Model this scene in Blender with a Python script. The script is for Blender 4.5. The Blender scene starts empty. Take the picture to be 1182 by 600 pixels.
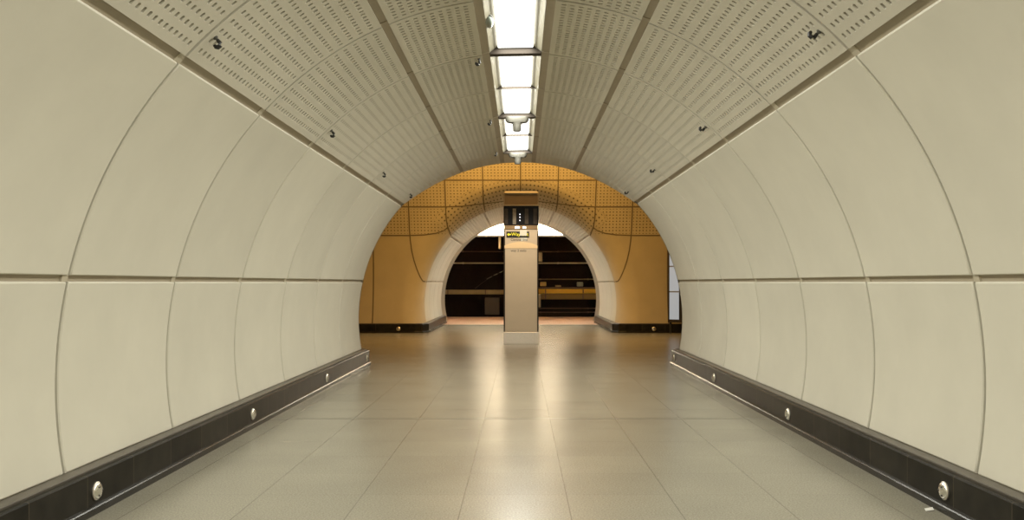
import bpy, math, random
from mathutils import Vector
random.seed(4)
C = bpy.context.scene.collection
sin, cos, pi, R_ = math.sin, math.cos, math.pi, math.radians

# ------------------------------------------------------------------ constants
F = 1050.0                      # focal length in pixels of a 1182 px wide frame
H = 1.25                        # camera height
R0, ZC = 2.4636, 0.696          # tunnel radius, centre height
K0, S = 4.833, 1.505            # first ring joint ahead of the camera, ring pitch
FLOOR_X = 2.2875                # kerb line of the tunnel floor
SK_X, SK_Z = 2.307, 0.22        # skirting face and height

def rad(phi):                   # tunnel radius at angle phi (radians from the vertical)
    c = cos(phi)
    return R0 * (1 + 0.028 * c * c) if c > 0 else R0
def ring(phi, y, off=0.0):      # point on the tunnel lining, off metres behind its face
    r = rad(phi) + off
    return (r * sin(phi), y, ZC + r * cos(phi))
def smooth(t):
    t = max(0.0, min(1.0, t)); return t * t * (3 - 2 * t)
def y_mouth(phi):               # far rim of the near tunnel (leans forward at the crown)
    c = cos(phi)
    return 13.87 + 1.12 * max(0.0, min(1.0, (c - 0.70) / 0.30)) ** 0.85

# ------------------------------------------------------------------ helpers
def children(o): return [x for x in bpy.data.objects if x.parent == o]
def tag(o, label=None, cat=None, group=None, kind=None):
    if label: o['label'] = label
    if cat: o['category'] = cat
    if group: o['group'] = group
    if kind: o['kind'] = kind
    return o
def empty(name, loc=(0, 0, 0), rot=(0, 0, 0)):
    o = bpy.data.objects.new(name, None); C.objects.link(o)
    o.location = loc; o.rotation_euler = rot; o.empty_display_size = 0.1
    return o

class MB:
    def __init__(s): s.v = []; s.f = []; s.uv = None
    def add(s, vs, fs):
        b = len(s.v); s.v += [tuple(v) for v in vs]; s.f += [tuple(i + b for i in f) for f in fs]
    def box(s, x0, x1, y0, y1, z0, z1):
        s.add([(x0,y0,z0),(x1,y0,z0),(x1,y1,z0),(x0,y1,z0),(x0,y0,z1),(x1,y0,z1),(x1,y1,z1),(x0,y1,z1)],
              [(0,3,2,1),(4,5,6,7),(0,1,5,4),(1,2,6,5),(2,3,7,6),(3,0,4,7)])
    def bbox(s, x0, x1, y0, y1, z0, z1, b=0.01):          # box with chamfered edges
        vs = []; idx = {}
        X, Y, Z = (x0, x1), (y0, y1), (z0, z1)
        for i in (0,1):
            for j in (0,1):
                for k in (0,1):
                    sx, sy, sz = (1 if i == 0 else -1), (1 if j == 0 else -1), (1 if k == 0 else -1)
                    for a in range(3):
                        p = [X[i] + sx*b, Y[j] + sy*b, Z[k] + sz*b]
                        p[a] = (X[i], Y[j], Z[k])[a]
                        idx[(i,j,k,a)] = len(vs); vs.append(tuple(p))
        fs = []
        for a in range(3):
            o1, o2 = [q for q in range(3) if q != a]
            for side in (0,1):
                q = []
                for (u, w) in ((0,0),(1,0),(1,1),(0,1)):
                    t = [0,0,0]; t[a] = side; t[o1] = u; t[o2] = w
                    q.append(idx[(t[0],t[1],t[2],a)])
                fs.append(tuple(q))
        for a in range(3):                                # edges along axis a
            o1, o2 = [q for q in range(3) if q != a]
            for u in (0,1):
                for w in (0,1):
                    t = [0,0,0]; t[o1] = u; t[o2] = w
                    t0 = list(t); t1 = list(t); t0[a] = 0; t1[a] = 1
                    fs.append((idx[(*t0,o1)], idx[(*t1,o1)], idx[(*t1,o2)], idx[(*t0,o2)]))
        for i in (0,1):
            for j in (0,1):
                for k in (0,1): fs.append((idx[(i,j,k,0)], idx[(i,j,k,1)], idx[(i,j,k,2)]))
        s.add(vs, fs)
    def tube(s, pts, r, n=10, caps=True):
        pts = [Vector(p) for p in pts]; vs = []; fs = []
        rs = r if isinstance(r, (list, tuple)) else [r] * len(pts)
        for i, p in enumerate(pts):
            d = (pts[min(i+1, len(pts)-1)] - pts[max(i-1, 0)]).normalized()
            a = Vector((0,0,1)) if abs(d.z) < 0.9 else Vector((1,0,0))
            u = d.cross(a).normalized(); w = d.cross(u)
            for k in range(n):
                t = 2*pi*k/n; vs.append(p + (u*cos(t) + w*sin(t)) * rs[i])
        for i in range(len(pts)-1):
            for k in range(n):
                k2 = (k+1) % n; fs.append((i*n+k, i*n+k2, (i+1)*n+k2, (i+1)*n+k))
        if caps: fs += [tuple(range(n)), tuple(range((len(pts)-1)*n, len(pts)*n))]
        s.add(vs, fs)
    def lathe(s, prof, n=24):                             # prof: (radius, height) about local Z
        vs = []; fs = []
        for (r, z) in prof:
            for k in range(n):
                t = 2*pi*k/n; vs.append((r*cos(t), r*sin(t), z))
        for i in range(len(prof)-1):
            for k in range(n):
                k2 = (k+1) % n; fs.append((i*n+k, i*n+k2, (i+1)*n+k2, (i+1)*n+k))
        fs += [tuple(range(n)), tuple(range((len(prof)-1)*n, len(prof)*n))]
        s.add(vs, fs)
    def mesh(s, name, mat, ang=35, smoothit=True):
        me = bpy.data.meshes.new(name); me.from_pydata(s.v, [], s.f)
        me.materials.append(mat)
        import bmesh
        bm = bmesh.new(); bm.from_mesh(me)
        bmesh.ops.remove_doubles(bm, verts=bm.verts, dist=1e-5)
        bmesh.ops.recalc_face_normals(bm, faces=bm.faces)
        bm.to_mesh(me); bm.free()
        if smoothit:
            me.polygons.foreach_set('use_smooth', [True] * len(me.polygons))
            me.set_sharp_from_angle(angle=R_(ang))
        me.update(); return me
    def build(s, name, mat, parent=None, loc=(0,0,0), rot=(0,0,0), **k):
        return link(name, s.mesh(name, mat, **k), parent, loc, rot)
def link(name, me, parent=None, loc=(0,0,0), rot=(0,0,0)):
    o = bpy.data.objects.new(name, me); C.objects.link(o)
    o.parent = parent; o.location = loc; o.rotation_euler = rot
    return o
def copy_tree(o, parent=None):
    c = o.copy(); C.objects.link(c); c.parent = parent
    for ch in children(o): copy_tree(ch, c)
    return c
def text(body, size, mat, parent, loc, rot=(pi/2, 0, 0), name='lettering', align='LEFT', ext=0.001):
    cu = bpy.data.curves.new(name, 'FONT'); cu.body = body; cu.size = size
    cu.align_x = align; cu.align_y = 'CENTER'; cu.extrude = ext; cu.resolution_u = 3
    cu.materials.append(mat)
    tmp = bpy.data.objects.new(name, cu); C.objects.link(tmp)
    dg = bpy.context.evaluated_depsgraph_get()
    me = bpy.data.meshes.new_from_object(tmp.evaluated_get(dg))
    bpy.data.objects.remove(tmp); bpy.data.curves.remove(cu)
    me.name = name
    return link(name, me, parent, loc, rot)

# ------------------------------------------------------------------ materials
def mat(name, col, rough=0.5, metal=0.0, var=0.0, scale=3.0, emit=None, spec=0.5, bump=0.0, bscale=80, rand=0.0, coat=0.0, detail=5):
    m = bpy.data.materials.new(name); m.use_nodes = True
    nt = m.node_tree; N = nt.nodes; L = nt.links
    b = N['Principled BSDF']
    b.inputs['Base Color'].default_value = (*col, 1); b.inputs['Roughness'].default_value = rough
    b.inputs['Metallic'].default_value = metal; b.inputs['Specular IOR Level'].default_value = spec
    b.inputs['Coat Weight'].default_value = coat
    geo = N.new('ShaderNodeNewGeometry')
    if var or rand:
        mul = N.new('ShaderNodeMath'); mul.operation = 'ADD'; mul.inputs[0].default_value = 1.0
        last = None
        if var:
            n = N.new('ShaderNodeTexNoise'); n.inputs['Scale'].default_value = scale; n.inputs['Detail'].default_value = detail
            n.inputs['Roughness'].default_value = 0.6
            L.new(geo.outputs['Position'], n.inputs['Vector'])
            mr = N.new('ShaderNodeMapRange'); mr.inputs[1].default_value = 0.25; mr.inputs[2].default_value = 0.75
            mr.inputs[3].default_value = -var; mr.inputs[4].default_value = var
            L.new(n.outputs['Fac'], mr.inputs[0]); last = mr.outputs[0]
        if rand:
            oi = N.new('ShaderNodeObjectInfo')
            m2 = N.new('ShaderNodeMapRange'); m2.inputs[3].default_value = -rand; m2.inputs[4].default_value = rand
            L.new(oi.outputs['Random'], m2.inputs[0])
            if last is not None:
                ad = N.new('ShaderNodeMath'); ad.operation = 'ADD'
                L.new(last, ad.inputs[0]); L.new(m2.outputs[0], ad.inputs[1]); last = ad.outputs[0]
            else: last = m2.outputs[0]
        L.new(last, mul.inputs[1])
        sc = N.new('ShaderNodeVectorMath'); sc.operation = 'SCALE'; sc.inputs[0].default_value = col
        L.new(mul.outputs[0], sc.inputs['Scale']); L.new(sc.outputs[0], b.inputs['Base Color'])
    if bump:
        n = N.new('ShaderNodeTexNoise'); n.inputs['Scale'].default_value = bscale; n.inputs['Detail'].default_value = 3
        L.new(geo.outputs['Position'], n.inputs['Vector'])
        bp = N.new('ShaderNodeBump'); bp.inputs['Strength'].default_value = bump; bp.inputs['Distance'].default_value = 0.004
        L.new(n.outputs['Fac'], bp.inputs['Height']); L.new(bp.outputs[0], b.inputs['Normal'])
    if emit:
        m.cycles.emission_sampling = 'NONE'
        b.inputs['Emission Color'].default_value = (*emit[0], 1); b.inputs['Emission Strength'].default_value = emit[1]
    return m

CREAM = (0.61, 0.58, 0.485)
M = {}
M['panel'] = mat('cast_panel_cream', CREAM, 0.55, var=0.05, scale=1.7, rand=0.035, bump=0.06, bscale=60, spec=0.35)
M['perf'] = mat('perforated_panel_cream', (0.58, 0.545, 0.45), 0.5, var=0.04, scale=2.0, rand=0.035, spec=0.35)
M['backing'] = mat('dark_backing', (0.045, 0.037, 0.026), 0.9, var=0.2, scale=6)
M['rail'] = mat('rail_taupe', (0.35, 0.30, 0.22), 0.5, var=0.08, scale=4)
M['clip'] = mat('clip_pale', (0.46, 0.41, 0.31), 0.5)
M['joint'] = mat('joint_gasket', (0.15, 0.115, 0.07), 0.8)
M['skirt_dark'] = None
M['kerb'] = mat('kerb_black', (0.018, 0.016, 0.014), 0.25, var=0.5, scale=5, spec=0.3)
M['ledge'] = mat('ledge_stone', (0.085, 0.072, 0.055), 0.4, var=0.25, scale=6)
M['steel'] = mat('brushed_steel', (0.82, 0.76, 0.66), 0.5, metal=1.0, var=0.05, scale=30)
M['chrome'] = mat('polished_metal', (0.80, 0.78, 0.72), 0.22, metal=1.0)
M['screw'] = mat('screw_dark', (0.10, 0.09, 0.08), 0.5, metal=0.6)
M['hook'] = mat('black_plastic', (0.012, 0.011, 0.010), 0.45)
M['grey'] = mat('grey_plastic', (0.075, 0.071, 0.058), 0.45)
M['diffuser'] = mat('lamp_diffuser', (0.9, 0.9, 0.88), 0.4, emit=((1.0, 0.99, 0.90), 3.0))
M['reflector'] = mat('lamp_reflector', (0.33, 0.31, 0.235), 0.35, var=0.06, scale=8)
M['bar'] = mat('lamp_crossbar', (0.035, 0.027, 0.020), 0.6, spec=0.2)
M['dome'] = mat('grey_green_dome', (0.22, 0.26, 0.23), 0.15)
M['enamel'] = mat('taupe_enamel', (0.60, 0.52, 0.39), 0.3, var=0.03, scale=5)
M['brown'] = mat('brown_enamel', (0.30, 0.21, 0.11), 0.4, var=0.06, scale=8)
M['bronze'] = mat('bronze_trim', (0.45, 0.36, 0.23), 0.35, metal=0.4)
M['cap'] = mat('pale_cap', (0.75, 0.62, 0.40), 0.45)
M['glassblack'] = mat('black_glass', (0.006, 0.005, 0.006), 0.3, spec=0.2)
M['dimgrey'] = mat('grey_lettering_strip', (0.24, 0.23, 0.20), 0.5, var=0.5, scale=22)
M['dimgrey2'] = mat('dim_strip', (0.045, 0.035, 0.025), 0.5, var=0.4, scale=18)
M['led'] = mat('white_led', (0.9, 0.9, 0.95), 0.4, emit=((0.9, 0.88, 1.0), 2.2))
M['lamp_small'] = mat('small_downlight', (0.9, 0.9, 0.85), 0.4, emit=((1.0, 0.95, 0.85), 4.0))
M['sign_black'] = mat('sign_black', (0.012, 0.012, 0.010), 0.4)
M['sign_yellow'] = mat('sign_yellow', (0.80, 0.72, 0.02), 0.4, emit=((0.85, 0.80, 0.05), 0.55))
M['sticker'] = mat('white_sticker', (0.72, 0.76, 0.70), 0.4)
M['ink'] = mat('dark_ink', (0.045, 0.035, 0.022), 0.6)
M['scallop'] = mat('painted_scallop', (0.85, 0.68, 0.42), 0.4)  # pale colour standing in for a scallop of lamp light
M['track_dark'] = mat('sooty_wall', (0.010, 0.007, 0.005), 0.9, var=0.4, scale=3, spec=0.1)
M['pipe_pale'] = mat('pale_conduit', (0.72, 0.60, 0.42), 0.5)
M['pipe_olive'] = mat('olive_cable_tray', (0.36, 0.26, 0.12), 0.55, var=0.15, scale=5)
M['pipe_gold'] = mat('ochre_cable_tray', (0.80, 0.46, 0.03), 0.5, var=0.1, scale=5)
M['pipe_dim'] = mat('dim_conduit', (0.13, 0.075, 0.05), 0.6)
M['box_cream'] = mat('cream_box', (0.80, 0.64, 0.38), 0.5)
M['box_ochre'] = mat('ochre_box', (0.75, 0.5, 0.14), 0.5)
M['cable_dark'] = mat('sooty_casing', (0.045, 0.032, 0.024), 0.6)
M['pipe_brown'] = mat('brown_cable_tray', (0.24, 0.145, 0.035), 0.55)
M['box_grey'] = mat('grey_green_case', (0.26, 0.26, 0.19), 0.5)
M['plat_light'] = mat('platform_diffuser', (0.9, 0.9, 0.88), 0.4, emit=((1.0, 0.92, 0.80), 3.0))
M['housing'] = mat('added_shield_grey', (0.30, 0.28, 0.24), 0.5)
M['poster'] = mat('pale_blue_paper', (0.20, 0.22, 0.25), 0.45, emit=((0.80, 0.90, 1.0), 0.34))
M['poster_line'] = mat('grey_print', (0.20, 0.21, 0.23), 0.5)
M['pale_sheet'] = mat('glint_white', (0.75, 0.73, 0.68), 0.6)  # white that stands in for the kerb glint
M['ceil_plain'] = mat('concourse_plaster', (0.55, 0.50, 0.38), 0.7, var=0.05, scale=1)

def skirting_material():
    m = bpy.data.materials.new('skirting_black_tile'); m.use_nodes = True
    nt = m.node_tree; N = nt.nodes; L = nt.links; b = N['Principled BSDF']
    uv = N.new('ShaderNodeUVMap'); sep = N.new('ShaderNodeSeparateXYZ'); L.new(uv.outputs[0], sep.inputs[0])
    fr = N.new('ShaderNodeMath'); fr.operation = 'FRACT'; L.new(sep.outputs[0], fr.inputs[0])
    lt = N.new('ShaderNodeMath'); lt.operation = 'LESS_THAN'; lt.inputs[1].default_value = 0.012; L.new(fr.outputs[0], lt.inputs[0])
    fl = N.new('ShaderNodeMath'); fl.operation = 'FLOOR'; L.new(sep.outputs[0], fl.inputs[0])
    wn = N.new('ShaderNodeTexWhiteNoise'); wn.noise_dimensions = '1D'; L.new(fl.outputs[0], wn.inputs['W'])
    geo = N.new('ShaderNodeNewGeometry')
    n = N.new('ShaderNodeTexNoise'); n.inputs['Scale'].default_value = 7; n.inputs['Detail'].default_value = 6
    L.new(geo.outputs['Position'], n.inputs['Vector'])
    cr = N.new('ShaderNodeValToRGB'); cr.color_ramp.elements[0].position = 0.3; cr.color_ramp.elements[1].position = 0.75
    cr.color_ramp.elements[0].color = (0.013, 0.012, 0.0095, 1); cr.color_ramp.elements[1].color = (0.027, 0.0235, 0.018, 1)
    L.new(n.outputs['Fac'], cr.inputs[0])
    mv = N.new('ShaderNodeMapRange'); mv.inputs[3].default_value = 0.8; mv.inputs[4].default_value = 1.25; L.new(wn.outputs[0], mv.inputs[0])
    sc = N.new('ShaderNodeVectorMath'); sc.operation = 'SCALE'; L.new(cr.outputs[0], sc.inputs[0]); L.new(mv.outputs[0], sc.inputs['Scale'])
    mx = N.new('ShaderNodeMix'); mx.data_type = 'RGBA'; L.new(lt.outputs[0], mx.inputs[0])
    L.new(sc.outputs[0], mx.inputs[6]); mx.inputs[7].default_value = (0.075, 0.06, 0.042, 1)
    L.new(mx.outputs[2], b.inputs['Base Color']); b.inputs['Roughness'].default_value = 0.3; b.inputs['Specular IOR Level'].default_value = 0.06
    return m
M['skirt'] = skirting_material()

def floor_material(name, ca, cb, x0, y0, tile=0.6, rough=0.25, y_stagger=None, joint=0.62):
    m = bpy.data.materials.new(name); m.use_nodes = True
    nt = m.node_tree; N = nt.nodes; L = nt.links; b = N['Principled BSDF']
    def math_(op, a, c=None):
        n = N.new('ShaderNodeMath'); n.operation = op
        for i, v in enumerate((a, c)):
            if v is None: continue
            if isinstance(v, (int, float)): n.inputs[i].default_value = v
            else: L.new(v, n.inputs[i])
        return n.outputs[0]
    geo = N.new('ShaderNodeNewGeometry'); sep = N.new('ShaderNodeSeparateXYZ'); L.new(geo.outputs['Position'], sep.inputs[0])
    vy = math_('DIVIDE', math_('SUBTRACT', sep.outputs[1], y0), tile)
    ux = math_('DIVIDE', math_('SUBTRACT', sep.outputs[0], x0), tile)
    row = math_('FLOOR', vy)
    if y_stagger is not None:
        st = math_('MULTIPLY', math_('GREATER_THAN', sep.outputs[1], y_stagger), math_('MULTIPLY', math_('MODULO', row, 2.0), 0.5))
        ux = math_('ADD', ux, st)
    col = math_('FLOOR', ux)
    fx, fy = math_('FRACT', ux), math_('FRACT', vy)
    w = 0.0075
    w = 0.0055
    jl = math_('MAXIMUM', math_('MAXIMUM', math_('LESS_THAN', fx, w), math_('GREATER_THAN', fx, 1-w)),
               math_('MULTIPLY', math_('MAXIMUM', math_('LESS_THAN', fy, w), math_('GREATER_THAN', fy, 1-w)), 0.45))
    cmb = N.new('ShaderNodeCombineXYZ'); L.new(col, cmb.inputs[0]); L.new(row, cmb.inputs[1])
    wn = N.new('ShaderNodeTexWhiteNoise'); wn.noise_dimensions = '2D'; L.new(cmb.outputs[0], wn.inputs['Vector'])
    n1 = N.new('ShaderNodeTexNoise'); n1.inputs['Scale'].default_value = 95; n1.inputs['Detail'].default_value = 4; n1.inputs['Roughness'].default_value = 0.75
    n2 = N.new('ShaderNodeTexNoise'); n2.inputs['Scale'].default_value = 1.3; n2.inputs['Detail'].default_value = 6
    for n in (n1, n2): L.new(geo.outputs['Position'], n.inputs['Vector'])
    mx = N.new('ShaderNodeMix'); mx.data_type = 'RGBA'; mx.inputs[6].default_value = (*ca, 1); mx.inputs[7].default_value = (*cb, 1)
    mr = N.new('ShaderNodeMapRange'); mr.inputs[1].default_value = 0.3; mr.inputs[2].default_value = 0.7; L.new(n1.outputs['Fac'], mr.inputs[0])
    L.new(mr.outputs[0], mx.inputs[0])
    k = math_('ADD', math_('MULTIPLY', math_('SUBTRACT', wn.outputs['Value'], 0.5), 0.07), math_('MULTIPLY', math_('SUBTRACT', n2.outputs['Fac'], 0.5), 0.35))
    k = math_('MULTIPLY', math_('ADD', k, 1.0), math_('SUBTRACT', 1.0, math_('MULTIPLY', jl, 1-joint)))
    sc = N.new('ShaderNodeVectorMath'); sc.operation = 'SCALE'; L.new(mx.outputs[2], sc.inputs[0]); L.new(k, sc.inputs['Scale'])
    L.new(sc.outputs[0], b.inputs['Base Color'])
    b.inputs['Roughness'].default_value = rough
    b.inputs['Specular IOR Level'].default_value = 0.75
    bp = N.new('ShaderNodeBump'); bp.inputs['Strength'].default_value = 0.3; bp.inputs['Distance'].default_value = 0.002
    L.new(math_('SUBTRACT', 1.0, jl), bp.inputs['Height']); L.new(bp.outputs[0], b.inputs['Normal'])
    return m
M['floor'] = floor_material('floor_terrazzo', (0.165, 0.155, 0.12), (0.355, 0.333, 0.26), -0.33, 8.36 - 0.6*30, y_stagger=14.3)
M['platform'] = floor_material('platform_terracotta', (0.56, 0.33, 0.21), (0.66, 0.42, 0.29), -0.33, 27.06, rough=0.42)

def farwall_material(name, z_perf):
    """cream cast concrete; perforation dots above z_perf laid out by the UV map (in holes)"""
    m = bpy.data.materials.new(name); m.use_nodes = True
    nt = m.node_tree; N = nt.nodes; L = nt.links; b = N['Principled BSDF']
    def math_(op, a, c=None):
        n = N.new('ShaderNodeMath'); n.operation = op
        for i, v in enumerate((a, c)):
            if v is None: continue
            if isinstance(v, (int, float)): n.inputs[i].default_value = v
            else: L.new(v, n.inputs[i])
        return n.outputs[0]
    uv = N.new('ShaderNodeUVMap'); sep = N.new('ShaderNodeSeparateXYZ'); L.new(uv.outputs[0], sep.inputs[0])
    dx = math_('SUBTRACT', math_('FRACT', sep.outputs[0]), 0.5); dy = math_('SUBTRACT', math_('FRACT', sep.outputs[1]), 0.5)
    d = math_('ADD', math_('MULTIPLY', dx, dx), math_('MULTIPLY', dy, dy))
    hole = math_('MULTIPLY', math_('LESS_THAN', d, 0.042), math_('GREATER_THAN', sep.outputs[1], 0.0))
    # a plain margin along every joint: 10 holes across and 8 up per panel
    pu = math_('FRACT', math_('DIVIDE', sep.outputs[0], 11.0)); pv = math_('FRACT', math_('DIVIDE', sep.outputs[1], 9.0))
    for p, mg in ((pu, 0.045), (pv, 0.055)):
        hole = math_('MULTIPLY', hole, math_('MULTIPLY', math_('GREATER_THAN', p, mg), math_('LESS_THAN', p, 1-mg)))
    geo = N.new('ShaderNodeNewGeometry')
    n = N.new('ShaderNodeTexNoise'); n.inputs['Scale'].default_value = 2; n.inputs['Detail'].default_value = 5
    L.new(geo.outputs['Position'], n.inputs['Vector'])
    mr = N.new('ShaderNodeMapRange'); mr.inputs[1].default_value = 0.3; mr.inputs[2].default_value = 0.7; mr.inputs[3].default_value = 0.94; mr.inputs[4].default_value = 1.06
    L.new(n.outputs['Fac'], mr.inputs[0])
    sc = N.new('ShaderNodeVectorMath'); sc.operation = 'SCALE'; sc.inputs[0].default_value = (0.50, 0.42, 0.275); L.new(mr.outputs[0], sc.inputs['Scale'])
    mx = N.new('ShaderNodeMix'); mx.data_type = 'RGBA'; L.new(hole, mx.inputs[0]); L.new(sc.outputs[0], mx.inputs[6]); mx.inputs[7].default_value = (0.14, 0.115, 0.075, 1)
    L.new(mx.outputs[2], b.inputs['Base Color']); b.inputs['Roughness'].default_value = 0.5; b.inputs['Specular IOR Level'].default_value = 0.35
    bp = N.new('ShaderNodeBump'); bp.inputs['Strength'].default_value = 0.6; bp.inputs['Distance'].default_value = 0.01
    L.new(math_('SUBTRACT', 1.0, hole), bp.inputs['Height']); L.new(bp.outputs[0], b.inputs['Normal'])
    return m
M['farwall'] = farwall_material('concourse_panel', 2.43)

# ------------------------------------------------------------------ lining pieces
GAP = 0.014
def panel_mesh(name, p0, p1, y0, y1, mtl, n=18, thick=0.045, bev=0.006, y1f=None):
    """curved cast panel between angles p0 < p1 (degrees), with chamfered rims and a real thickness"""
    mb = MB(); p0, p1 = R_(p0), R_(p1); b = bev
    us = [0, b / (R0*(p1-p0))] + [i / n for i in range(1, n)] + [1 - b / (R0*(p1-p0)), 1]
    nu = len(us)
    def pt(u, t, off):
        phi = p0 + (p1-p0)*u
        e = (y1f(phi) if y1f else y1); e = max(e, y0 + 0.03)
        ln = e - y0
        y = y0 + {0: 0, 1: b, 2: ln/2, 3: ln - b, 4: ln}[t]
        return ring(phi, y, off)
    vs = []
    for i, u in enumerate(us):
        for t in range(5):
            rim = i in (0, nu-1) or t in (0, 4)
            vs.append(pt(u, t, b if rim else 0.0))
    fs = []
    for i in range(nu-1):
        for t in range(4): fs.append((i*5+t, i*5+t+1, (i+1)*5+t+1, (i+1)*5+t))
    base = len(vs)
    per = [(i, 0) for i in range(nu)] + [(nu-1, t) for t in range(1, 5)] + [(i, 4) for i in range(nu-2, -1, -1)] + [(0, t) for t in range(3, 0, -1)]
    for (i, t) in per: vs.append(pt(us[i], t, thick))
    for q in range(len(per)):
        q2 = (q+1) % len(per)
        a, c = per[q][0]*5+per[q][1], per[q2][0]*5+per[q2][1]
        fs.append((a, c, base+q2, base+q))
    mb.add(vs, fs)
    return mb.mesh(name, mtl, ang=40)

def perf_mesh(name, p0, p1, y0, y1, rows, cols, mtl, y1f=None, ms=0.030, mt=0.035, half_s=0.0185, half_t=0.0125, depth=0.022):
    """curved panel pierced by rows of real slots (long across the arch)"""
    mb = MB(); p0, p1 = R_(p0), R_(p1); arc = R0 * 1.015 * (p1-p0)
    V = {}; vs = []; fs = []
    def P(s, t, off):            # s metres along the arc, t metres (or fraction of the cut length) along y
        phi = p0 + (p1-p0) * s/arc
        y = y0 + t if not y1f else y0 + max(0.03, y1f(phi)-y0) * t/(y1-y0)
        return ring(phi, y, off)
    def vert(s, t, off):
        k = (round(s, 5), round(t, 5), round(off, 4))
        if k not in V: V[k] = len(vs); vs.append(P(s, t, off))
        return V[k]
    ln = y1 - y0
    ss = [0, ms] + [ms + (arc-2*ms)*i/rows for i in range(1, rows)] + [arc-ms, arc]
    ts = [0, mt] + [mt + (ln-2*mt)*i/cols for i in range(1, cols)] + [ln-mt, ln]
    for i in range(len(ss)-1):
        for j in range(len(ts)-1):
            s0, s1, t0, t1 = ss[i], ss[i+1], ts[j], ts[j+1]; sm, tm = (s0+s1)/2, (t0+t1)/2
            inner = 0 < i < len(ss)-2 and 0 < j < len(ts)-2
            out = [(s0,t0),(sm,t0),(s1,t0),(s1,tm),(s1,t1),(sm,t1),(s0,t1),(s0,tm)]
            o = [vert(a, c, 0) for a, c in out]
            if not inner:
                fs.append(tuple(o)); continue
            a, c = half_s, half_t
            sl = [(sm-a*0.72,tm-c),(sm,tm-c),(sm+a*0.72,tm-c),(sm+a,tm),(sm+a*0.72,tm+c),(sm,tm+c),(sm-a*0.72,tm+c),(sm-a,tm)]
            q = [vert(x, y, 0) for x, y in sl]; d = [vert(x, y, depth) for x, y in sl]
            for k in range(8):
                k2 = (k+1) % 8
                fs.append((o[k], o[k2], q[k2], q[k])); fs.append((q[k], q[k2], d[k2], d[k]))
    # rims
    for (axis, val) in (('s', 0), ('s', arc), ('t', 0), ('t', ln)):
        line = []
        src = ts if axis == 's' else ss
        fine = []
        for a in range(len(src)-1): fine += [src[a], (src[a]+src[a+1])/2]
        fine.append(src[-1])
        for x in fine: line.append((val, x) if axis == 's' else (x, val))
        for a in range(len(line)-1):
            fs.append((vert(*line[a], 0), vert(*line[a+1], 0), vert(*line[a+1], 0.03), vert(*line[a], 0.03)))
    mb.add(vs, fs)
    return mb.mesh(name, mtl, ang=40)

def strip_mesh(name, pa, pb, y0, y1, off, mtl, n=None, depth=0.02, y1f=None):
    """shallow rail lying in a groove of the lining"""
    mb = MB(); pa, pb = R_(pa), R_(pb); n = n or 2
    vs = []; fs = []
    for i in range(n+1):
        phi = pa + (pb-pa)*i/n
        e = max(y0+0.02, y1f(phi)) if y1f else y1
        vs += [ring(phi, y0, off), ring(phi, e, off), ring(phi, e, off+depth), ring(phi, y0, off+depth)]
    for i in range(n):
        a, c = i*4, (i+1)*4
        for k in range(4): fs.append((a+k, a+(k+1) % 4, c+(k+1) % 4, c+k))
    fs += [(0,1,2,3), (n*4, n*4+1, n*4+2, n*4+3)]
    mb.add(vs, fs)
    return mb.mesh(name, mtl, ang=40)
def shell_mesh(name, pa, pb, y0, y1, off, mtl, n=40, y1f=None, thick=0.06):
    return strip_mesh(name, pa, pb, y0, y1, off, mtl, n=n, depth=thick, y1f=y1f)

A_BOT, A_G1, A_G0 = 100.79, 77.0, 76.13
RAIL = {-1: (46.0, 21.9, 6.75), 1: (44.8, 20.1, 4.85)}
HW = R_(0.64) * 180 / pi * 1.0            # half width of a rail in degrees
HW = 0.64

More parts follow.
